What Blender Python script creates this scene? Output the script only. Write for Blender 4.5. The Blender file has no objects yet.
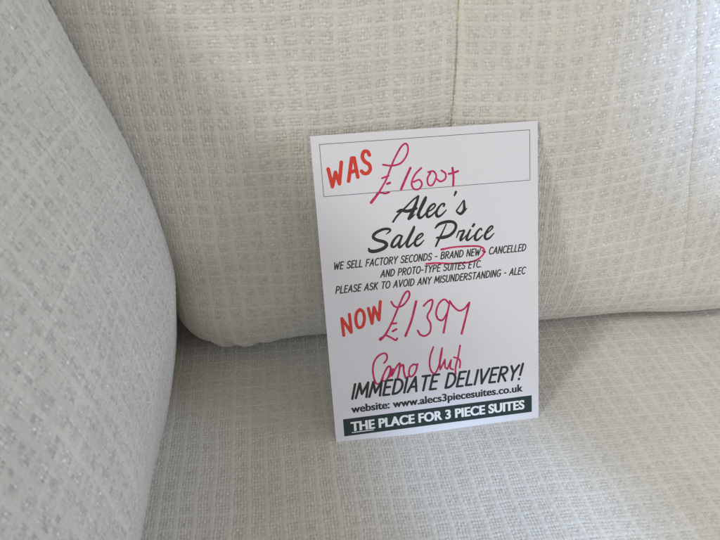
import bpy, math, random
import numpy as np

random.seed(4)
RNG = np.random.default_rng(7)
C = bpy.context.scene.collection
MM = 0.001                                   # everything below is laid out in millimetres
LEAN = math.radians(24)                      # how far the card leans back
YAW = -0.055                                 # the sofa back runs slightly askew to the card

# ------------------------------------------------------------------ materials
def mat(name, rgb, rough=0.8, spec=0.3):
    m = bpy.data.materials.new(name); m.use_nodes = True
    b = m.node_tree.nodes['Principled BSDF']
    b.inputs['Base Color'].default_value = (*rgb, 1)
    b.inputs['Roughness'].default_value = rough
    b.inputs['Specular IOR Level'].default_value = spec
    return m

def fabric_material(name, thick, thin, sheen=0.25):
    m = bpy.data.materials.new(name); m.use_nodes = True
    nt = m.node_tree; N = nt.nodes; L = nt.links
    b = N['Principled BSDF']
    def node(t, **k):
        n = N.new(t)
        for a, v in k.items(): setattr(n, a, v)
        return n
    uv = node('ShaderNodeUVMap'); uv.uv_map = 'weave'
    yarn = node('ShaderNodeAttribute', attribute_name='yarn')
    tone = node('ShaderNodeAttribute', attribute_name='tone')
    lurex = node('ShaderNodeAttribute', attribute_name='lurex')
    mix = node('ShaderNodeMix', data_type='RGBA')
    mix.inputs[6].default_value = (*thin, 1); mix.inputs[7].default_value = (*thick, 1)
    L.new(yarn.outputs['Fac'], mix.inputs[0])
    # yarn to yarn variation and flecks in the spun yarn
    fl = node('ShaderNodeTexNoise'); fl.inputs['Scale'].default_value = 1.6; fl.inputs['Detail'].default_value = 4
    fl.inputs['Roughness'].default_value = 0.65
    L.new(uv.outputs[0], fl.inputs['Vector'])
    big = node('ShaderNodeTexNoise'); big.inputs['Scale'].default_value = 0.03; big.inputs['Detail'].default_value = 3
    L.new(uv.outputs[0], big.inputs['Vector'])
    r1 = node('ShaderNodeMapRange'); r1.inputs[1].default_value = .3; r1.inputs[2].default_value = .7
    r1.inputs[3].default_value = .84; r1.inputs[4].default_value = 1.12
    L.new(fl.outputs['Fac'], r1.inputs[0])
    r2 = node('ShaderNodeMapRange'); r2.inputs[1].default_value = .3; r2.inputs[2].default_value = .7
    r2.inputs[3].default_value = .96; r2.inputs[4].default_value = 1.04
    L.new(big.outputs['Fac'], r2.inputs[0])
    m1 = node('ShaderNodeMath', operation='MULTIPLY'); L.new(r1.outputs[0], m1.inputs[0]); L.new(r2.outputs[0], m1.inputs[1])
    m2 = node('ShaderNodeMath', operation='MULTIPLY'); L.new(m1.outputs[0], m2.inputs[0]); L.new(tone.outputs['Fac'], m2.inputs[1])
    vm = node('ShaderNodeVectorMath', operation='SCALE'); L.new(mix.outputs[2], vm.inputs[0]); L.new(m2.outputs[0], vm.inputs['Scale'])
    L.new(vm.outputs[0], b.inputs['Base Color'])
    # loose fibres
    fb = node('ShaderNodeTexNoise'); fb.inputs['Scale'].default_value = 2.2; fb.inputs['Detail'].default_value = 5
    fb.inputs['Roughness'].default_value = 0.7
    L.new(uv.outputs[0], fb.inputs['Vector'])
    bp = node('ShaderNodeBump'); bp.inputs['Strength'].default_value = 0.55; bp.inputs['Distance'].default_value = 0.0005
    L.new(fb.outputs['Fac'], bp.inputs['Height']); L.new(bp.outputs[0], b.inputs['Normal'])
    rr = node('ShaderNodeMapRange'); rr.inputs[3].default_value = .78; rr.inputs[4].default_value = .30
    L.new(lurex.outputs['Fac'], rr.inputs[0]); L.new(rr.outputs[0], b.inputs['Roughness'])
    rs = node('ShaderNodeMapRange'); rs.inputs[3].default_value = .2; rs.inputs[4].default_value = 1.0
    L.new(lurex.outputs['Fac'], rs.inputs[0]); L.new(rs.outputs[0], b.inputs['Specular IOR Level'])
    rm = node('ShaderNodeMath', operation='MULTIPLY'); rm.inputs[1].default_value = .7
    L.new(lurex.outputs['Fac'], rm.inputs[0]); L.new(rm.outputs[0], b.inputs['Coat Weight'])            # a clear shiny filament twisted round some yarns
    b.inputs['Coat Roughness'].default_value = .28; b.inputs['Coat IOR'].default_value = 1.9
    b.inputs['Sheen Weight'].default_value = sheen; b.inputs['Sheen Roughness'].default_value = .5
    return m

FAB = fabric_material('woven_fabric', (.66, .645, .60), (.63, .615, .57))
FAB_ARM = FAB
THREAD = mat('seam_thread', (.70, .67, .58), .7)
PAPER = mat('card_stock', (.70, .703, .762), .55, .35)
INK = mat('black_print', (.018, .026, .028), .45, .4)
BANNER = mat('dark_green_print', (.012, .032, .032), .42, .4)
WHITE_PRINT = mat('white_print', (.78, .79, .81), .5, .3)
RED = mat('red_print', (.61, .043, .028), .45, .4)
PEN = mat('magenta_marker', (.46, .022, .085), .5, .3)
RULE = mat('grey_rule', (.10, .10, .11), .5, .3)

def paper_nodes():
    nt = PAPER.node_tree; b = nt.nodes['Principled BSDF']
    n = nt.nodes.new('ShaderNodeTexNoise'); n.inputs['Scale'].default_value = 900; n.inputs['Detail'].default_value = 3
    tc = nt.nodes.new('ShaderNodeTexCoord'); nt.links.new(tc.outputs['Object'], n.inputs['Vector'])
    bp = nt.nodes.new('ShaderNodeBump'); bp.inputs['Strength'].default_value = .04; bp.inputs['Distance'].default_value = .0002
    nt.links.new(n.outputs['Fac'], bp.inputs['Height']); nt.links.new(bp.outputs[0], b.inputs['Normal'])
paper_nodes()

def pen_nodes():      # felt pen ink lies unevenly
    nt = PEN.node_tree; b = nt.nodes['Principled BSDF']
    n = nt.nodes.new('ShaderNodeTexNoise'); n.inputs['Scale'].default_value = 260; n.inputs['Detail'].default_value = 4
    tc = nt.nodes.new('ShaderNodeTexCoord'); nt.links.new(tc.outputs['Object'], n.inputs['Vector'])
    cr = nt.nodes.new('ShaderNodeValToRGB')
    cr.color_ramp.elements[0].position = .35; cr.color_ramp.elements[0].color = (.40, .017, .085, 1)
    cr.color_ramp.elements[1].position = .68; cr.color_ramp.elements[1].color = (.62, .042, .15, 1)
    nt.links.new(n.outputs['Fac'], cr.inputs[0]); nt.links.new(cr.outputs[0], b.inputs['Base Color'])
pen_nodes()

# ------------------------------------------------------------------ objects
def tag(o, label=None, cat=None, group=None, kind=None):
    for k, v in (('label', label), ('category', cat), ('group', group), ('kind', kind)):
        if v: o[k] = v
    return o

def empty(name, loc=(0, 0, 0), rot=(0, 0, 0)):
    o = bpy.data.objects.new(name, None); C.objects.link(o)
    o.location = loc; o.rotation_euler = rot; o.empty_display_size = .02
    return o

def mesh_obj(name, verts, faces, m, parent=None, smooth=False):
    me = bpy.data.meshes.new(name); me.from_pydata(verts, [], faces); me.update()
    me.materials.append(m)
    if smooth: me.polygons.foreach_set('use_smooth', [True] * len(me.polygons))
    o = bpy.data.objects.new(name, me); C.objects.link(o); o.parent = parent
    return o

# ------------------------------------------------------------------ the woven cloth
def wave_noise(u, v, wl, seed, n=7):
    """smooth wandering noise with wavelengths around wl (mm), about -1..1"""
    r = np.random.default_rng(seed); s = np.zeros_like(u)
    for _ in range(n):
        a = r.uniform(0, 2 * math.pi); k = 2 * math.pi / (wl * r.uniform(.6, 1.7))
        s += np.sin(k * (u * math.cos(a) + v * math.sin(a)) + r.uniform(0, 6.28))
    return s / math.sqrt(n / 2) / 1.6

WARP = np.array([0, 2.15, 4.3, 6.45, 8.6, 12.7])       # four thin yarns and a thick chenille one
WEFT = np.array([0, 2.35, 4.7, 7.05, 10.6])            # three thin and a thick one

def yarns(x, edges):
    P = edges[-1]; cell = np.floor(x / P); f = x - cell * P
    k = np.searchsorted(edges, f, side='right') - 1
    k = np.clip(k, 0, len(edges) - 2)
    lo = edges[k]; hi = edges[k + 1]
    s = (f - lo) / (hi - lo) * 2 - 1
    return (cell * (len(edges) - 1) + k).astype(np.int64), k == len(edges) - 2, s, cell

def hsh(i, j, seed):
    x = (i * 374761393 + j * 668265263 + seed * 982451653) & 0x7fffffff
    x = ((x ^ (x >> 13)) * 1274126177) & 0x7fffffff
    return ((x ^ (x >> 16)) & 0xffff) / 65535.0

def weave(u, v, seed, lift=.28):
    """height (mm), thick-yarn mask, tone, glint for cloth coordinates u, v (mm)"""
    u = u * 1.14; v = v * 1.12
    u = u + .22 * wave_noise(u, v, 9, seed) + .5 * wave_noise(u, v, 40, seed + 1)
    v = v + .22 * wave_noise(u, v, 8, seed + 2) + .5 * wave_noise(u, v, 45, seed + 3)
    i, ti, s, ci = yarns(u, WARP)
    j, tj, t, cj = yarns(v, WEFT)
    sg = np.where((i + j) % 2 == 0, 1.0, -1.0)
    rnd = hsh(i, j, seed)
    ri = hsh(i, i * 0 + 5, seed + 11); rj = hsh(j, j * 0 + 9, seed + 17)
    slub_i = 1 + .22 * np.sin(v * .31 + ri * 40) * ri; slub_j = 1 + .22 * np.sin(u * .29 + rj * 40) * rj
    dome = lambda a, p=2.0: np.sqrt(np.clip(1 - np.abs(a) ** p, 0, 1))
    cu_, cv_ = sg * np.cos(t * 1.5708), -sg * np.cos(s * 1.5708)
    # block: the thin warps ride up, thin wefts show between them; thick wefts lie highest, thick warps flat
    hw = np.where(ti, .22 + .58 * dome(s, 4) + .10 * cu_, .66 * dome(s * 1.03) * slub_i + .27 * cu_ + .16 * (rnd - .5))
    hf = np.where(tj, lift + .58 * dome(t, 3) + .12 * cv_, .52 * dome(t * 1.03) * slub_j + .27 * cv_ + .16 * (rnd - .5))
    # the thick weft is beaten up hard: a sharp furrow along its upper edge
    hf = np.where(tj & (t > .76), hf - .5, hf)
    # where a thick yarn meets a thin one the thick one floats on top, thinning a little
    h = np.maximum(hw, hf)
    warp_top = hw >= hf
    thick = np.where(warp_top, ti, tj).astype(float)
    tone = 1 + .07 * (np.where(warp_top, ri, rj) - .5) + .09 * (rnd - .5) * (1 - thick)
    # a dark grey fleck yarn runs through some of the crossings of the thin block
    fleck = (1 - thick) * (hsh(i, j, seed + 23) > .80)
    tone = tone * (1 - .09 * fleck)
    tone = np.where((thick < .5) & (h < .31), tone * .68, tone)      # shade in the pits between thin yarns, put into the tone
    glint = (1 - thick) * (hsh(i, j, seed + 31) > .75) * (h > .35)
    return h, thick, tone, glint

def spline(pts, closed=True, step=1.0):
    """dense Catmull-Rom curve through pts, resampled evenly; returns points"""
    P = np.array(pts, float); n = len(P); out = []
    for a in range(n):
        p0, p1, p2, p3 = P[(a - 1) % n], P[a], P[(a + 1) % n], P[(a + 2) % n]
        m = max(8, int(np.linalg.norm(p2 - p1) * 2))
        t = np.linspace(0, 1, m, endpoint=False)[:, None]
        # centripetal-ish: plain Catmull-Rom with tension
        out.append(.5 * ((2 * p1) + (-p0 + p2) * t + (2 * p0 - 5 * p1 + 4 * p2 - p3) * t ** 2 + (-p0 + 3 * p1 - 3 * p2 + p3) * t ** 3))
    return np.concatenate(out)

def spacing(lo, hi, fine_lo, fine_hi, fine, coarse):
    parts = []
    if fine_lo > lo: parts.append(np.linspace(lo, fine_lo, max(2, int((fine_lo - lo) / coarse)), endpoint=False))
    parts.append(np.linspace(fine_lo, fine_hi, max(2, int((fine_hi - fine_lo) / fine)), endpoint=False))
    parts.append(np.linspace(fine_hi, hi, max(2, int((hi - fine_hi) / coarse))))
    return np.concatenate(parts)

def upholstery(name, profile, a_vals, inset, place, shape, uvmap, v_fine, fine, coarse, m, parent, seed, v_zero, fine_a, amp=1.0, contrast=1.0, lift=.28):
    """A closed profile swept along an axis a, ends drawn in like a cushion, the weave pushed out of the surface as relief."""
    pr = spline(profile)
    d = np.r_[0, np.cumsum(np.linalg.norm(np.diff(np.r_[pr, pr[:1]], axis=0), axis=1))]
    total = d[-1]
    v0 = d[np.argmin(np.abs(pr - np.array(v_zero)).sum(1))]
    vs = spacing(0, total, v_fine[0] + v0, v_fine[1] + v0, fine, coarse)[:-1]
    px = np.interp(vs, d, np.r_[pr[:, 0], pr[0, 0]]); pz = np.interp(vs, d, np.r_[pr[:, 1], pr[0, 1]])
    e = 2.0
    q = lambda w: np.c_[np.interp(w % total, d, np.r_[pr[:, 0], pr[0, 0]]), np.interp(w % total, d, np.r_[pr[:, 1], pr[0, 1]])]
    tg = q(vs + e) - q(vs - e); tg /= np.linalg.norm(tg, axis=1)[:, None]
    nrm = np.c_[-tg[:, 1], tg[:, 0]]                       # profile runs so that this points outward
    A, V = np.meshgrid(a_vals, vs - v0, indexing='ij')
    ins = inset(a_vals)[:, None]
    off = shape(A, V, np.broadcast_to(px, A.shape), np.broadcast_to(pz, A.shape)) - ins
    PX = px[None] + nrm[None, :, 0] * off; PZ = pz[None] + nrm[None, :, 1] * off
    pos = place(A, PX, PZ)                                 # (na, nv, 3) in mm
    dA = np.gradient(pos, axis=0); dV = np.roll(pos, -1, 1) - np.roll(pos, 1, 1)
    nn = np.cross(dV, dA); nn /= np.linalg.norm(nn, axis=2)[..., None] + 1e-9
    mid = pos[len(a_vals) // 2].mean(0)
    if ((pos[len(a_vals) // 2] - mid) * nn[len(a_vals) // 2]).sum() < 0: nn = -nn
    U, W = uvmap(A, V, PX, PZ)
    isfine = ((V >= v_fine[0]) & (V <= v_fine[1]) & (A >= fine_a[0]) & (A <= fine_a[1])).astype(float)
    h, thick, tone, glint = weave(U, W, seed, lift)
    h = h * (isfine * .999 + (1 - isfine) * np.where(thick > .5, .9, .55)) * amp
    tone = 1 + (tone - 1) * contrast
    pos = pos + nn * h[..., None]
    na, nv = A.shape
    idx = np.arange(na * nv).reshape(na, nv)
    a0 = idx[:-1]; a1 = idx[1:]
    quads = np.stack([a0, a1, np.roll(a1, -1, 1), np.roll(a0, -1, 1)], -1).reshape(-1, 4)
    me = bpy.data.meshes.new(name)
    nq = len(quads)
    me.vertices.add(na * nv); me.vertices.foreach_set('co', (pos * MM).astype(np.float32).ravel())
    caps = [idx[0], idx[-1][::-1]]
    loops = np.concatenate([quads.ravel(), caps[0], caps[1]]).astype(np.int32)
    me.loops.add(len(loops)); me.loops.foreach_set('vertex_index', loops)
    me.polygons.add(nq + 2)
    starts = np.r_[np.arange(nq) * 4, nq * 4, nq * 4 + nv].astype(np.int32)
    me.polygons.foreach_set('loop_start', starts)
    me.update(calc_edges=True); me.validate()
    uvl = me.uv_layers.new(name='weave')
    uvs = np.stack([U, W], -1).reshape(-1, 2)
    li = np.empty(len(me.loops), np.int32); me.loops.foreach_get('vertex_index', li)
    uvl.data.foreach_set('uv', uvs[li].astype(np.float32).ravel())
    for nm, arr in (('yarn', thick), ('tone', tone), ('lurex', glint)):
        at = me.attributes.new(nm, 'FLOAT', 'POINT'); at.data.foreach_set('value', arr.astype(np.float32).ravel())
    me.polygons.foreach_set('use_smooth', [True] * len(me.polygons))
    me.materials.append(m); me.update()
    o = bpy.data.objects.new(name, me); C.objects.link(o); o.parent = parent
    return o, pr, d, v0

sofa = tag(empty('sofa', (0, 0, 0)), 'cream sofa corner in chunky checked weave, with padded arm, channelled back cushion and flat seat', 'sofa')

FINE = .42
fine_axis = spacing

# --- seat cushion: profile in (y, z), swept along x
seat_profile = [(172, -10), (168, 0), (150, 0), (100, 0), (0, 0), (-150, 0), (-300, 0), (-380, -3), (-412, -22), (-420, -60), (-418, -120), (-400, -160),
                (-200, -165), (0, -165), (150, -162), (175, -120), (178, -60)]
def seat_place(A, PX, PZ): return np.stack([A, PX + YAW * (A - 75), PZ], -1)
def seat_inset(a):
    r = 16.0; x0 = -147.0
    l = np.clip((a - x0) / r, 0, 1); rr = np.clip((640 - a) / r, 0, 1)
    return r * (1 - np.sqrt(1 - (1 - l) ** 2)) + r * (1 - np.sqrt(1 - (1 - rr) ** 2))
def seat_shape(A, V, px, pz):
    top = np.clip((pz + 30) / 30, 0, 1)
    return top * (1.2 * wave_noise(A, px, 150, 3) + 3.0 * np.exp(-((A - 330) / 200) ** 2) * np.exp(-((px + 140) / 150) ** 2) - .75 - .5 * np.exp(-((px - 3) / 14) ** 2) * np.clip((A + 12) / 12, 0, 1) * np.clip((160 - A) / 12, 0, 1))
seat_a = fine_axis(-147, 640, -135, 400, FINE, 2.2)
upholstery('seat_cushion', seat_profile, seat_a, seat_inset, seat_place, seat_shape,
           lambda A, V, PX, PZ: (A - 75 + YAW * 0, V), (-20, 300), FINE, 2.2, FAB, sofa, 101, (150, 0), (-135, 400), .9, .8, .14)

# --- back cushion: profile in (y, z), swept along x
back_profile = [(250, 2), (200, 1), (158, 0), (134, 1), (110, 5), (92, 19), (82, 41), (80, 63), (82, 95), (86, 130), (92, 180), (100, 225), (112, 280), (129, 340), (150, 392),
                (185, 425), (235, 430), (275, 405), (290, 340), (290, 200), (285, 60), (275, 12)]
BX0 = -115.0
def seam_x(k, pz):
    if k == 0: return 95 + .03 * (np.asarray(pz) - 200)
    return 265 - .2 * (np.asarray(pz) - 165)
def back_place(A, PX, PZ):
    X = A - .27 * np.clip(PZ - 85, 0, 260) * np.clip((5 - A) / 108, 0, 1)      # the left end leans out with the arm
    sag = 6 * np.exp(-((A + 66) / 34) ** 2) * np.clip((75 - PZ) / 55, 0, 1) * (PX < 160)   # the corner slumps forward
    return np.stack([X, PX - sag + YAW * (A - 75), PZ], -1)
def back_inset(a):
    r = 50.0
    l = np.clip((a - BX0) / r, 0, 1); rr = np.clip((640 - a) / r, 0, 1)
    return r * (1 - (1 - (1 - l) ** 2.6) ** (1 / 2.6)) * .95 + r * (1 - np.sqrt(1 - (1 - rr) ** 2)) * .95
def back_shape(A, V, px, pz):
    s = np.zeros_like(A)
    for k in (0, 1):
        dx = A - seam_x(k, pz)
        fade = np.clip((pz - 20) / 90, 0, 1)
        fade = fade * (1.0 if k == 0 else .5)
        s -= fade * (3.6 * np.exp(-np.abs(dx) / 24) + 1.1 * np.exp(-(dx / 1.1) ** 2))
        s += fade * np.where(dx > 0, 2.0, 0) * (1 - np.exp(-np.abs(dx) / 1.6)) * np.exp(-np.abs(dx) / 40)
    s += 1.4 * wave_noise(A, V, 120, 5)
    # puckers where the cover is gathered under its lower corner
    g = np.exp(-((A + 72) / 26) ** 2) * np.exp(-((pz - 12) / 16) ** 2) * (px < 160)
    s += g * 1.7 * np.sin((A * .9 + pz * .55) * .38)
    return s
def back_uv(A, V, PX, PZ):
    # the cover is pulled towards the seams, so the rows bow
    xm = (A - 130) / 95
    bow = np.where(A > 92, 9 * np.clip(np.abs(xm), 0, 1.9) ** 2, 9 * np.clip((A + 20) / 110, -1, 1) ** 2 * .6)
    return A - .27 * np.clip(PZ - 85, 0, 260) * np.clip((5 - A) / 108, 0, 1), V - bow * np.clip((PZ - 10) / 120, 0, 1)
back_a = fine_axis(BX0, 640, BX0 + .5, 400, FINE, 2.2)
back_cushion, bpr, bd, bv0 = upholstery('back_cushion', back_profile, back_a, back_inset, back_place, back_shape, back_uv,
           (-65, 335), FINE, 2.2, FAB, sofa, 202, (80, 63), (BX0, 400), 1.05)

def back_front(x, z):
    """y of the cushion's front face (no weave) for x, z"""
    sel = (bpr[:, 0] < 200) & (bpr[:, 1] > 60)
    o = np.argsort(bpr[sel, 1]); return np.interp(z, bpr[sel, 1][o], bpr[sel, 0][o]) + YAW * (x - 75)

# --- armrest: profile in (x, z), swept along y
arm_profile = [(-160, -170), (-146, -60), (-132, -20), (-126, 0), (-120, 20), (-110.5, 51), (-103.5, 85), (-102, 107), (-107.5, 160), (-119.5, 212), (-134, 255), (-152, 292), (-180, 323), (-212, 342),
               (-255, 346), (-295, 330), (-322, 285), (-330, 200), (-330, 0), (-328, -150), (-300, -175), (-170, -176)]
def arm_place(A, PX, PZ):
    bend = .08 * np.clip(A, 0, None) - .003 * np.clip(A - 45, 0, 90) ** 2
    shade_rise = 70 * np.clip((A - 5) / 115, 0, 1) * np.clip((PZ - 235) / 110, 0, 1)     # height added to the arm's unseen rear top to shade the back cushion
    return np.stack([PX + bend, A, PZ + shade_rise], -1)
def arm_inset(a):
    r = 30.0
    l = np.clip((a + 460) / r, 0, 1); rr = np.clip((300 - a) / r, 0, 1)
    return r * (1 - np.sqrt(1 - (1 - l) ** 2)) + r * (1 - np.sqrt(1 - (1 - rr) ** 2))
def arm_shape(A, V, px, pz): return 1.2 * wave_noise(A, V, 110, 9)
arm_a = fine_axis(-460, 300, -190, 190, FINE, 2.2)
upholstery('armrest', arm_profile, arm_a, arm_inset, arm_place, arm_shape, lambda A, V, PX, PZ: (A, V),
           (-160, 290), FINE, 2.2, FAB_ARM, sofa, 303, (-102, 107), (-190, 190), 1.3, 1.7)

# --- the padded frame behind the cushion
frame_profile = [(296, -170), (294, -60), (294, 100), (295, 250), (300, 318), (325, 338), (360, 330), (372, 250), (374, 50), (370, -170)]
upholstery('back_frame', frame_profile, np.linspace(-345, 650, 220), lambda a: 25 * (1 - np.sqrt(np.clip(1 - np.clip(1 - (a + 345) / 25, 0, 1) ** 2, 0, 1))),
           lambda A, PX, PZ: np.stack([A, PX + YAW * (A - 75), PZ], -1), lambda A, V, px, pz: np.zeros_like(A), lambda A, V, PX, PZ: (A, V),
           (0, 40), 3, 4, FAB, sofa, 404, (294, 100), (1000, 1001), .5)

# --- stitched seams: a fine twisted thread lying in each channel of the back cushion
for k in (0, 1):
    vs, fs = [], []
    zz = np.arange(70, 385, 1.0); R = .42; ns = 6
    for a, z in enumerate(zz):
        x = float(seam_x(k, np.array(z))); y = float(back_front(x, z)) + 5.0 + .25 * math.sin(z * 1.9)
        xx = x + .3 * math.cos(z * 1.9)
        for q in range(ns):
            t = 2 * math.pi * q / ns; vs.append((MM * (xx + R * math.cos(t)), MM * (y + R * math.sin(t)), MM * z))
    for a in range(len(zz) - 1):
        for q in range(ns):
            fs.append((a * ns + q, a * ns + (q + 1) % ns, (a + 1) * ns + (q + 1) % ns, (a + 1) * ns + q))
    mesh_obj('seam', vs, fs, THREAD, back_cushion, True)

# ------------------------------------------------------------------ the price card
card = tag(empty('price_card', (0, 0, .0008), (math.pi / 2 - LEAN, 0, 0)),
           'white printed sale price card with magenta handwritten prices, leaning on the sofa back', 'price card')
CW, CH, CT = 148.0, 210.0, .45

def card_sheet():
    nx, ny = 24, 34; vs = []; fs = []
    for s in (0, -CT):
        for b in range(ny + 1):
            for a in range(nx + 1):
                x = CW * a / nx; y = CH * b / ny
                vs.append((x * MM, y * MM, s * MM))
    n = (nx + 1) * (ny + 1); I = lambda a, b, s: s * n + b * (nx + 1) + a
    for b in range(ny):
        for a in range(nx):
            fs.append((I(a, b, 0), I(a + 1, b, 0), I(a + 1, b + 1, 0), I(a, b + 1, 0)))
            fs.append((I(a, b, 1), I(a, b + 1, 1), I(a + 1, b + 1, 1), I(a + 1, b, 1)))
    for a in range(nx):
        fs.append((I(a, 0, 0), I(a, 0, 1), I(a + 1, 0, 1), I(a + 1, 0, 0)))
        fs.append((I(a, ny, 0), I(a + 1, ny, 0), I(a + 1, ny, 1), I(a, ny, 1)))
    for b in range(ny):
        fs.append((I(0, b, 0), I(0, b + 1, 0), I(0, b + 1, 1), I(0, b, 1)))
        fs.append((I(nx, b, 0), I(nx, b, 1), I(nx, b + 1, 1), I(nx, b + 1, 0)))
    return mesh_obj('card_sheet', vs, fs, PAPER, card)
card_sheet()

def smooth_path(pts, step=.35):
    P = np.array(pts, float)
    if len(P) == 2: 
        n = max(2, int(np.linalg.norm(P[1, :2] - P[0, :2]) / step)); t = np.linspace(0, 1, n)[:, None]
        return P[0] * (1 - t) + P[1] * t
    E = np.vstack([2 * P[0] - P[1], P, 2 * P[-1] - P[-2]]); out = []
    for a in range(1, len(E) - 2):
        p0, p1, p2, p3 = E[a - 1:a + 3]
        n = max(3, int(np.linalg.norm((p2 - p1)[:2]) / step)); t = np.linspace(0, 1, n, endpoint=False)[:, None]
        out.append(.5 * (2 * p1 + (p2 - p0) * t + (2 * p0 - 5 * p1 + 4 * p2 - p3) * t ** 2 + (3 * p1 - p0 - 3 * p2 + p3) * t ** 3))
    return np.vstack(out + [P[-1:]])

class Ink:
    """collects pen strokes as low domed ribbons with round ends"""
    def __init__(self, height=.05, base=.01): self.v = []; self.f = []; self.h = height; self.b = base; self.k = 0
    def stroke(self, pts, smooth=True):
        if smooth: P = smooth_path(pts)
        else: P = np.array(pts, float)
        d = np.gradient(P[:, :2], axis=0); ln = np.linalg.norm(d, axis=1)[:, None]; d = d / np.where(ln < 1e-6, 1, ln)
        rows = []
        # round ends: extra rings shrinking towards each tip
        for ang in (80, 60, 40, 20): 
            c = math.cos(math.radians(ang)); s = math.sin(math.radians(ang))
            rows.append((P[0, :2] - d[0] * P[0, 2] / 2 * s, d[0], P[0, 2] / 2 * c))
        for p, dd in zip(P, d): rows.append((p[:2], dd, p[2] / 2))
        for ang in (20, 40, 60, 80):
            c = math.cos(math.radians(ang)); s = math.sin(math.radians(ang))
            rows.append((P[-1, :2] + d[-1] * P[-1, 2] / 2 * s, d[-1], P[-1, 2] / 2 * c))
        self.k += 1; lift = self.b + (self.k % 7) * .0021
        prof = [(-1, 0), (-.92, .7), (-.5, .95), (0, 1), (.5, .95), (.92, .7), (1, 0)]
        base = len(self.v)
        for c, dd, r in rows:
            nx, ny = -dd[1], dd[0]
            for o, hh in prof: self.v.append(((c[0] + nx * o * r) * MM, (c[1] + ny * o * r) * MM, (lift + self.h * hh) * MM))
        m = len(prof)
        for a in range(len(rows) - 1):
            for q in range(m - 1):
                self.f.append((base + a * m + q, base + a * m + q + 1, base + (a + 1) * m + q + 1, base + (a + 1) * m + q)[::-1])
    def build(self, name, m, parent): return mesh_obj(name, self.v, self.f, m, parent, True)

# hand-lettered capitals, each a set of pen lines in a box one unit high
def arc(cx, cy, rx, ry, a0, a1, n=12):
    return [(cx + rx * math.cos(math.radians(a0 + (a1 - a0) * k / n)), cy + ry * math.sin(math.radians(a0 + (a1 - a0) * k / n))) for k in range(n + 1)]
GL = {
 'A': (.50, [[(0, 0), (.27, 1)], [(.27, 1), (.48, 0)], [(.10, .33), (.43, .33)]]),
 'B': (.44, [[(.03, 0), (.03, 1)], [(.03, 1), (.22, 1)] + arc(.20, .77, .20, .23, 80, -80) + [(.05, .54)], [(.05, .54)] + arc(.22, .27, .22, .27, 80, -80) + [(.03, 0)]]),
 'C': (.44, [arc(.27, .5, .27, .51, 52, 308, 18)]),
 'D': (.48, [[(.03, 0), (.03, 1)], [(.03, 1)] + arc(.12, .5, .36, .5, 75, -75, 16) + [(.03, 0)]]),
 'E': (.36, [[(.03, 0), (.03, 1)], [(.03, 1), (.36, 1)], [(.03, .53), (.31, .53)], [(.03, 0), (.36, 0)]]),
 'F': (.35, [[(.03, 0), (.03, 1)], [(.03, 1), (.36, 1)], [(.03, .52), (.31, .52)]]),
 'G': (.48, [arc(.27, .5, .27, .51, 52, 330, 18) + [(.49, .42)], [(.30, .42), (.49, .42)]]),
 'I': (.06, [[(.03, 0), (.03, 1)]]),
 'K': (.44, [[(.03, 0), (.03, 1)], [(.40, 1), (.06, .45)], [(.14, .56), (.44, 0)]]),
 'L': (.34, [[(.03, 0), (.03, 1)], [(.03, 0), (.35, 0)]]),
 'M': (.58, [[(.0, 0), (.06, 1)], [(.06, 1), (.29, .25)], [(.29, .25), (.52, 1)], [(.52, 1), (.58, 0)]]),
 'N': (.46, [[(.03, 0), (.03, 1)], [(.03, 1), (.43, 0)], [(.43, 0), (.43, 1)]]),
 'O': (.52, [arc(.26, .5, .26, .51, 90, 450, 24)]),
 'P': (.42, [[(.03, 0), (.03, 1)], [(.03, 1), (.18, 1)] + arc(.18, .73, .23, .27, 80, -80) + [(.04, .46)]]),
 'R': (.44, [[(.03, 0), (.03, 1)], [(.03, 1), (.18, 1)] + arc(.18, .75, .23, .25, 80, -80) + [(.04, .5)], [(.16, .5), (.44, 0)]]),
 'S': (.40, [[(.38, .86)] + arc(.21, .76, .18, .25, 50, 230, 10) + [(.30, .45)] + arc(.20, .24, .20, .25, 40, -130, 10) + [(.0, .13)]]),
 'T': (.40, [[(.21, 0), (.21, 1)], [(0, 1), (.42, 1)]]),
 'U': (.46, [[(.03, 1), (.03, .3)] + arc(.23, .25, .20, .26, 190, 350, 10) + [(.43, .3), (.43, 1)]]),
 'V': (.46, [[(0, 1), (.21, 0)], [(.21, 0), (.46, 1)]]),
 'W': (.64, [[(0, 1), (.15, 0)], [(.15, 0), (.32, .8)], [(.32, .8), (.47, 0)], [(.47, 0), (.64, 1)]]),
 'Y': (.44, [[(0, 1), (.22, .48)], [(.44, 1), (.22, .48)], [(.22, .48), (.22, 0)]]),
 '-': (.24, [[(.02, .42), (.22, .42)]]),
 '.': (.06, [[(.03, 0), (.03, .01)]]),
 '!': (.08, [[(.04, .30), (.05, 1.08)], [(.03, 0), (.035, .02)]]),
 ' ': (.20, []),
}
def letter_line(ink, text, box, cap, w, shear, gap=.17):
    x0, y0, x1, y1 = box
    wid = sum(GL[c][0] for c in text) + gap * (len(text) - 1)
    sx = (x1 - x0 - cap * shear * .7) / wid; x = 0
    for c in text:
        gw, st = GL[c]
        dy = random.uniform(-.012, .012)
        for s in st:
            pts = []
            for (gx, gy) in s:
                gy2 = gy + dy
                px = x0 + (x + gx) * sx + gy2 * cap * shear
                f = (px - x0) / (x1 - x0)
                pts.append((px, y0 + (y1 - y0) * f + gy2 * cap, w * random.uniform(.96, 1.04)))
            ink.stroke(pts, smooth=True)
        x += gw + gap

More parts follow.
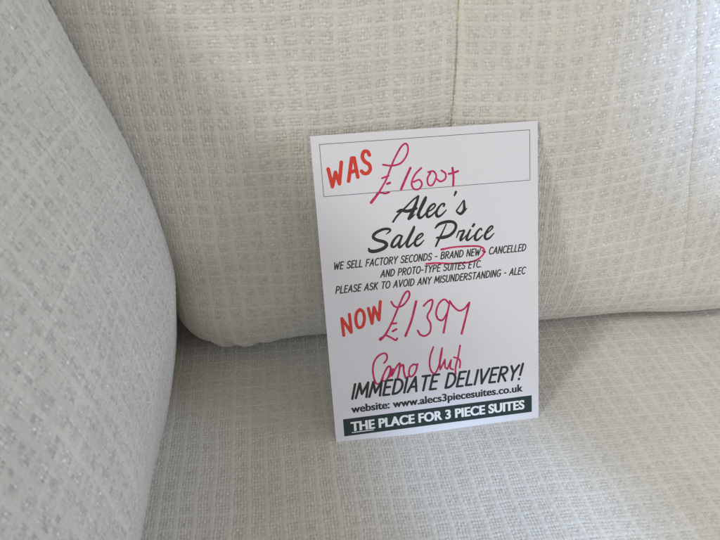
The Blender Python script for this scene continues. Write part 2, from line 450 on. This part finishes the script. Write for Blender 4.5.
STROKES_SCRIPT = [[(48.98,152.43,1.19),(52.11,156.26,1.19),(57.77,161.1,1.11),(62.99,165.56,1.02),(66.68,167.86,1.02)],[(66.67,167.7,1.19),(65.14,163.76,1.7),(62.44,158.27,2.21),(59.69,153.75,2.04)],[(59.52,153.6,1.7),(61.57,154.5,1.11),(63.74,156.12,0.68)],[(52.25,158.7,1.28),(54.78,159.55,1.79),(58.87,158.57,1.96),(64.77,159.88,1.7)],[(64.96,155.45,0.77),(68.21,161.89,0.94),(70.66,165.92,1.02),(71.69,166.65,1.11),(70.9,164.12,1.19),(68.73,160.62,1.36),(66.36,156.72,1.7),(66.45,153.68,1.87),(68.65,154.07,1.19),(71.56,156.87,0.77)],[(72.14,156.82,0.77),(75.32,158.37,0.94),(77.6,160.64,1.02),(76.65,161.86,1.19),(73.98,160.2,1.36),(71.8,156.69,1.7),(72.08,153.79,1.7),(74.54,154.32,1.19),(77.78,157.02,0.77)],[(83.21,159.86,1.28),(83.69,161.3,1.19),(81.83,161.2,1.11),(79.37,158.7,1.36),(77.97,155.77,1.7),(78.71,153.4,1.7),(81.28,154.09,1.19),(84.78,157.1,0.77)],[(91.72,168.35,1.53),(90.63,166.15,0.94)],[(91.6,156.05,1.02),(94.63,159.76,0.77),(96.93,162.46,0.94),(97.0,159.57,1.53),(96.8,156.12,1.87),(94.42,153.83,1.7),(92.08,155.19,1.19)],[(95.27,153.93,1.02),(97.02,155.28,0.85),(98.79,157.12,0.6)],[(43.94,144.72,0.51),(46.64,146.63,1.19),(46.05,147.92,1.53),(42.09,148.1,1.62),(37.0,146.15,1.79),(35.35,143.58,1.79),(37.68,141.47,1.87),(42.38,139.73,2.04),(43.75,137.61,2.13),(41.27,135.42,2.13),(36.21,134.21,2.13),(32.75,134.69,2.04),(31.95,136.26,1.19)],[(54.39,142.56,1.19),(51.92,143.2,1.19),(48.56,140.01,1.53),(47.12,136.8,1.7),(48.82,135.9,1.36),(52.35,139.0,1.02),(54.54,142.3,1.02)],[(54.39,142.56,1.19),(52.29,138.01,1.7),(52.29,135.25,1.53),(54.99,136.93,0.94),(57.13,139.16,0.68)],[(56.95,138.84,0.68),(60.63,144.76,0.85),(62.82,148.21,1.02),(62.27,145.78,1.19),(58.78,140.1,1.53),(57.23,136.48,1.7),(58.42,135.03,1.36),(62.55,138.26,0.68)],[(62.8,138.32,0.77),(66.27,140.18,0.85),(68.39,142.08,1.02),(67.68,143.06,1.19),(65.08,141.62,1.28),(62.77,137.74,1.7),(63.49,135.24,1.53),(66.06,135.93,1.19),(68.89,138.53,0.68)],[(76.94,145.92,1.02),(79.76,148.34,1.7),(84.89,149.4,1.87),(89.12,148.8,1.7),(90.99,146.39,1.7),(89.75,142.98,1.7),(86.22,140.1,1.87),(81.92,139.22,2.04),(77.67,139.34,1.19)],[(84.4,147.78,0.77),(81.63,142.6,1.02),(79.34,138.61,1.36),(76.74,133.79,1.19)],[(91.12,138.41,0.77),(93.06,142.27,1.02),(94.18,142.26,1.02),(96.59,142.47,1.19),(94.39,138.54,1.7),(93.79,136.15,1.45),(95.99,137.47,0.77),(97.94,139.24,0.68)],[(100.72,142.62,1.19),(98.71,139.01,1.53),(97.94,136.54,1.7),(99.39,135.99,1.19),(103.1,138.79,0.68)],[(103.41,146.08,1.53),(102.51,144.9,1.53)],[(108.47,141.95,1.19),(107.63,142.95,1.02),(104.78,139.91,1.53),(103.72,136.45,1.7),(105.42,135.37,1.36),(109.15,138.26,0.77)],[(110.28,138.24,0.77),(113.81,140.56,0.85),(116.21,142.8,1.02),(115.45,143.88,1.19),(112.98,141.98,1.28),(110.7,137.95,1.7),(111.25,135.53,1.53),(113.7,135.91,1.19),(116.99,138.84,0.68)]]
STROKES_WAS = [[(9.58,189.22,2.38),(11.4,178.13,2.38)],[(11.4,178.13,2.38),(14.02,186.82,2.38)],[(14.02,186.82,2.38),(15.98,179.57,2.38)],[(15.98,179.57,2.38),(18.2,192.75,2.38)],[(21.94,180.81,2.38),(24.91,194.76,2.38)],[(24.91,194.76,2.38),(26.41,194.86,2.38)],[(26.41,194.86,2.38),(27.97,182.88,2.38)],[(23.41,186.14,2.38),(27.11,187.13,2.38)],[(36.28,196.04,2.38),(35.15,198.19,2.38),(32.81,198.14,2.38),(31.74,195.11,2.38),(33.12,192.11,2.38),(35.66,190.16,2.38),(36.21,187.2,2.38),(34.44,184.92,2.38),(32.08,184.88,2.38),(30.58,186.35,2.38)]]
STROKES_NOW = [[(10.71,91.05,2.15),(11.15,79.22,2.15)],[(10.83,90.89,2.15),(16.23,80.73,2.15)],[(15.95,93.32,2.15),(16.38,80.86,2.15)],[(23.21,95.94,2.15),(20.99,93.84,2.15),(19.98,89.33,2.15),(20.66,84.61,2.15),(22.43,83.34,2.15),(24.62,84.89,2.15),(25.87,89.76,2.15),(25.14,94.1,2.15),(23.21,95.94,2.15)],[(28.93,96.04,2.15),(30.76,85.43,2.15)],[(30.76,85.43,2.15),(32.74,96.35,2.15)],[(32.74,96.35,2.15),(35.61,87.34,2.15)],[(35.61,87.34,2.15),(37.26,99.84,2.15)]]
STROKES_PEN = [[(44.65,189.35,1.23),(50.43,188.33,1.23),(55.91,189.43,1.23),(59.76,193.35,1.23),(61.37,198.02,1.23),(60.21,201.39,1.23),(56.95,199.62,1.23),(52.51,192.98,1.23),(49.45,187.09,1.23),(46.32,180.29,1.23),(41.31,172.71,1.32),(37.59,168.37,1.8),(35.44,166.04,1.89)],[(39.41,171.25,1.23),(42.17,171.93,1.23),(44.83,171.1,1.23),(47.6,171.78,1.23)],[(43.47,180.94,1.23),(47.79,182.12,1.23)],[(46.58,177.18,1.51),(48.42,177.66,1.51)],[(62.26,186.0,1.61),(58.7,179.37,1.61),(55.42,172.96,1.61)],[(69.35,185.49,1.23),(65.03,181.56,1.23),(62.56,176.42,1.23),(63.82,172.58,1.23),(67.3,172.31,1.23),(69.29,175.29,1.23),(67.6,178.09,1.23),(63.87,177.03,1.23)],[(73.78,182.52,1.23),(77.29,182.79,1.23),(78.97,179.2,1.23),(76.34,174.22,1.23),(73.59,174.52,1.23),(73.12,178.3,1.23),(75.23,182.06,1.23)],[(79.1,177.86,1.23),(81.61,175.97,1.23),(84.92,177.43,1.23),(85.15,180.8,1.23),(82.56,182.94,1.23)],[(90.01,184.01,1.51),(90.42,177.91,1.51),(90.03,172.56,1.51)],[(87.36,180.37,1.42),(90.53,180.85,1.42),(93.64,181.7,1.42)],[(44.64,98.97,1.36),(46.41,95.89,1.36),(49.08,94.71,1.36),(52.99,96.09,1.36),(56.76,100.71,1.36),(57.27,103.99,1.36),(55.9,105.02,1.36),(53.36,102.51,1.36),(49.05,94.27,1.36),(44.06,84.13,1.36),(39.19,76.4,1.63),(35.71,73.6,2.39)],[(39.19,76.4,1.36),(42.89,74.04,1.36),(46.07,71.73,1.36),(47.25,72.97,1.36)],[(43.48,83.63,1.36),(47.33,83.66,1.36)],[(44.48,78.3,1.52),(47.08,79.49,1.52)],[(61.64,97.42,1.74),(57.88,84.88,1.63),(53.08,74.03,1.74)],[(66.64,93.75,1.36),(70.11,96.76,1.36),(72.9,97.03,1.36),(71.88,91.85,1.36),(68.82,85.96,1.36),(70.8,80.62,1.36),(70.2,74.96,1.36),(66.72,72.48,1.36),(63.42,73.66,1.36),(61.68,76.83,1.36)],[(84.44,93.35,1.36),(81.23,96.72,1.36),(77.21,94.1,1.36),(75.05,88.12,1.36),(76.19,83.45,1.36),(79.51,82.52,1.36),(82.74,87.3,1.36),(84.69,93.89,1.36)],[(84.57,93.67,1.36),(81.89,82.83,1.36),(79.69,73.32,1.63)],[(84.85,95.22,1.36),(87.17,91.36,1.36),(90.98,87.78,1.36),(94.96,88.84,1.36),(98.48,92.67,1.36)],[(98.59,92.66,1.52),(95.39,81.36,1.52),(92.42,71.08,1.63)],[(37.13,56.32,1.39),(39.28,59.02,1.39),(39.27,62.2,1.39),(37.22,63.32,1.39),(33.61,61.91,1.39),(30.55,58.22,1.39),(29.22,53.2,1.39),(29.38,47.22,1.39),(30.89,42.17,1.39),(33.74,42.18,1.39),(35.74,45.69,1.39)],[(34.56,43.96,1.39),(37.04,49.27,1.39),(39.78,53.4,1.39),(41.5,52.45,1.39),(40.26,47.37,1.39),(37.51,43.21,1.39),(35.41,43.85,1.39)],[(40.38,45.86,1.39),(43.0,51.37,1.39),(42.46,47.1,1.39)],[(41.99,46.41,1.39),(45.64,52.54,1.39),(48.19,54.76,1.39),(47.13,48.77,1.39),(45.87,44.28,1.39)],[(47.52,51.72,1.39),(50.26,53.4,1.39),(50.55,48.35,1.39),(51.44,43.73,1.39)],[(51.28,43.6,1.39),(54.07,44.54,1.39)],[(57.25,52.78,1.39),(54.99,50.81,1.39),(54.03,46.42,1.39),(55.34,44.0,1.39),(58.36,46.64,1.39),(59.92,51.7,1.39),(57.68,52.87,1.39)],[(59.9,51.33,1.39),(60.48,52.76,1.39)],[(72.1,63.67,1.32),(69.81,57.99,1.32),(68.85,51.37,1.32),(69.99,46.12,1.32),(72.46,44.53,1.32),(75.21,49.1,1.32),(77.27,56.36,1.32),(78.17,62.22,1.32)],[(78.08,61.86,1.32),(76.27,53.48,1.32),(76.27,46.71,1.32)],[(76.27,46.71,1.32),(79.91,53.65,1.32)],[(79.91,53.65,1.32),(79.7,48.55,1.32),(81.3,46.47,1.32)],[(81.3,46.47,1.32),(84.25,52.75,1.32)],[(84.25,52.75,1.32),(83.38,47.35,1.32),(85.44,45.59,1.32)],[(91.04,62.59,1.32),(89.27,54.18,1.32),(87.25,46.88,1.32),(87.14,41.96,1.32)],[(86.36,54.53,1.32),(89.6,53.02,1.32),(90.74,50.24,1.32),(90.17,46.52,1.32)]]
STROKES_LOOP = [[(80.44,131.2,1.47),(89.05,132.0,1.25),(100.54,131.64,1.25),(106.88,130.73,1.25),(109.96,128.4,1.25),(108.69,124.63,1.25),(103.95,121.63,1.25),(96.71,120.59,1.25),(86.33,121.11,1.25),(77.2,122.32,1.25),(69.78,122.45,1.47)],[(108.78,127.82,1.36),(110.37,126.53,1.13)]]


def ink_part(name, strokes, m, height=.05, base=.01):
    k = Ink(height, base)
    for s in strokes: k.stroke(s)
    return k.build(name, m, card)

def rect_lines(name, x0, y0, x1, y1, w, m):
    k = Ink(.02, .008)
    for a, b in (((x0, y0), (x1, y0)), ((x1, y0), (x1, y1)), ((x1, y1), (x0, y1)), ((x0, y1), (x0, y0))):
        k.stroke([(*a, w), (*b, w)])
    return k.build(name, m, card)
rect_lines('price_box', 5.4, 172.2, 142.5, 204.6, .36, RULE)
ink_part('was_lettering', STROKES_WAS, RED, .04)
ink_part('now_lettering', STROKES_NOW, RED, .04)
ink_part('handwriting', STROKES_PEN[:10], PEN, .04, .012)
ink_part('handwriting', STROKES_PEN[10:19], PEN, .04, .012)
ink_part('handwriting', STROKES_PEN[19:], PEN, .04, .012)
ink_part('pen_loop', STROKES_LOOP, PEN, .04, .012)
ink_part('title_lettering', [[(a, b, c * 1.12) for a, b, c in st] for st in STROKES_SCRIPT], INK, .06, .02)
k = Ink(.06, .02)
for box, txt in (((8.0, 124.7, 139.4, 125.0), "WE SELL FACTORY SECONDS - BRAND NEW - CANCELLED"), ((38.6, 116.5, 108.1, 116.7), "AND PROTO-TYPE SUITES ETC."),
                 ((8.0, 108.5, 138.9, 109.0), "PLEASE ASK TO AVOID ANY MISUNDERSTANDING - ALEC")):
    letter_line(k, txt, box, 4.5, .78, .22)
k.build('notice_lettering', INK, card)
k = Ink(.07, .02); letter_line(k, "IMMEDIATE DELIVERY!", (13.2, 33.2, 135.8, 32.4), 10.4, 1.75, .26, .16); k.build('delivery_lettering', INK, card)

def type_line(name, text, x0, x1, y, cap, m, lift, bold, heavy, parent):
    cu = bpy.data.curves.new(name, 'FONT'); cu.body = text; cu.size = 1.0; cu.offset = bold; cu.space_character = 1.0 + bold * 1.2
    cu.fill_mode = 'FRONT'; cu.extrude = 0
    t = bpy.data.objects.new(name + '_curve', cu); C.objects.link(t)
    bpy.context.view_layer.update()
    me = bpy.data.meshes.new_from_object(t.evaluated_get(bpy.context.evaluated_depsgraph_get()))
    bpy.data.objects.remove(t); bpy.data.curves.remove(cu)
    co = np.empty(len(me.vertices) * 3); me.vertices.foreach_get('co', co); co = co.reshape(-1, 3)
    lo, hi = co.min(0), co.max(0)
    capu = .729                                           # cap height of the typeface
    co[:, 0] = (co[:, 0] - lo[0]) / (hi[0] - lo[0]) * (x1 - x0) + x0
    co[:, 1] = co[:, 1] / capu * cap + y
    co[:, 2] = lift
    fcs = [list(p.vertices) for p in me.polygons]; n = len(co); vs = []; fs = []
    bpy.data.meshes.remove(me)
    for q, dx in enumerate((-heavy, -heavy / 2, heavy / 2, heavy, 0)):      # printed bold: overprinted side by side
        vs += [tuple(c) for c in (co + (dx, 0, q * .003)) * MM]
        fs += [[a + q * n for a in fc] for fc in fcs]
    return mesh_obj(name, vs, fs, m, parent)
type_line('website_lettering', "website: www.alecs3piecesuites.co.uk", 12.3, 136.0, 22.8, 5.8, INK, .05, .014, .23, card)
ban = mesh_obj('banner', [(a * MM, b * MM, c * MM) for c in (.002, .03) for a, b in ((6.0, 5.9), (142.8, 5.9), (142.8, 18.8), (6.0, 18.8))],
               [(4, 5, 6, 7), (0, 1, 5, 4), (1, 2, 6, 5), (2, 3, 7, 6), (3, 0, 4, 7)], BANNER, card)
type_line('banner_lettering', "THE PLACE FOR 3 PIECE SUITES", 11.3, 137.0, 9.1, 7.1, WHITE_PRINT, .05, .02, .27, ban)
k = Ink(.02, .04); k.stroke([(11.6, 8.0, .55), (26.6, 8.0, .55)]); k.build('underline', WHITE_PRINT, ban)

# ------------------------------------------------------------------ camera
CAM_C = [-19.171, -249.379, 332.527]
CAM_D = [[0.98831, -0.09581, 0.118587], [-0.152248, -0.579717, 0.800468], [-0.007946, -0.809166, -0.587527]]
cam = bpy.data.cameras.new('camera'); co_ = bpy.data.objects.new('camera', cam); C.objects.link(co_)
from mathutils import Matrix
co_.matrix_world = Matrix([[CAM_D[0][0], -CAM_D[0][1], -CAM_D[0][2], CAM_C[0] * MM],
                           [CAM_D[1][0], -CAM_D[1][1], -CAM_D[1][2], CAM_C[1] * MM],
                           [CAM_D[2][0], -CAM_D[2][1], -CAM_D[2][2], CAM_C[2] * MM], [0, 0, 0, 1]])
cam.sensor_width = 36; cam.lens = 570 / 720 * 36; cam.clip_start = .005; cam.clip_end = 50
cam.dof.use_dof = True; cam.dof.focus_distance = .41; cam.dof.aperture_fstop = 20.0
bpy.context.scene.camera = co_

# ------------------------------------------------------------------ light
w = bpy.data.worlds.new('World'); bpy.context.scene.world = w; w.use_nodes = True
bg = w.node_tree.nodes['Background']; bg.inputs['Color'].default_value = (1, .92, .82, 1); bg.inputs['Strength'].default_value = .50

from mathutils import Vector
def lamp(kind, name, loc, target, size, power, rgb, cone=0):
    l = bpy.data.lights.new(name, kind); l.energy = power; l.color = rgb
    if kind == 'AREA': l.shape = 'DISK'; l.size = size
    else: l.shadow_soft_size = size; l.spot_size = math.radians(cone); l.spot_blend = 1.0
    o = bpy.data.objects.new(name, l); C.objects.link(o); o.location = loc
    o.rotation_euler = (Vector(target) - Vector(loc)).to_track_quat('-Z', 'Y').to_euler()
    return o
lamp('AREA', 'ceiling_lamp', (-1.74, -.85, 1.8), (.05, 0, .1), .45, 27.5, (.97, .97, .93))
lamp('AREA', 'arm_fill', (1.5, -.5, .30), (-.1, 0, .12), .6, 8.3, (.6, .75, 1))  # added low fill from the right to brighten the arm's inner face
lamp('AREA', 'front_soft_lamp', (-.4, -1.8, .7), (0, 0, .1), 1.0, 5.0, (1, .93, .74))  # broad warm light from the front
lamp('SPOT', 'seat_patch_spot', (.9, -1.6, 1.1), (.118, -.085, 0), .03, 165, (.5, .70, 1), 5)  # added narrow spot that makes the bluish pool on the seat
lamp('SPOT', 'back_patch_spot', (.7, -1.8, 1.0), (.36, .07, .27), .03, 190, (.42, .6, 1), 9)  # added spot for the bluish patch at the back's upper right

sc = bpy.context.scene
sc.view_settings.view_transform = 'Standard'; sc.view_settings.look = 'None'
sc.view_settings.exposure = .03; sc.view_settings.gamma = 1.0
sc.cycles.use_denoising = True
sc.cycles.max_bounces = 8; sc.cycles.diffuse_bounces = 4
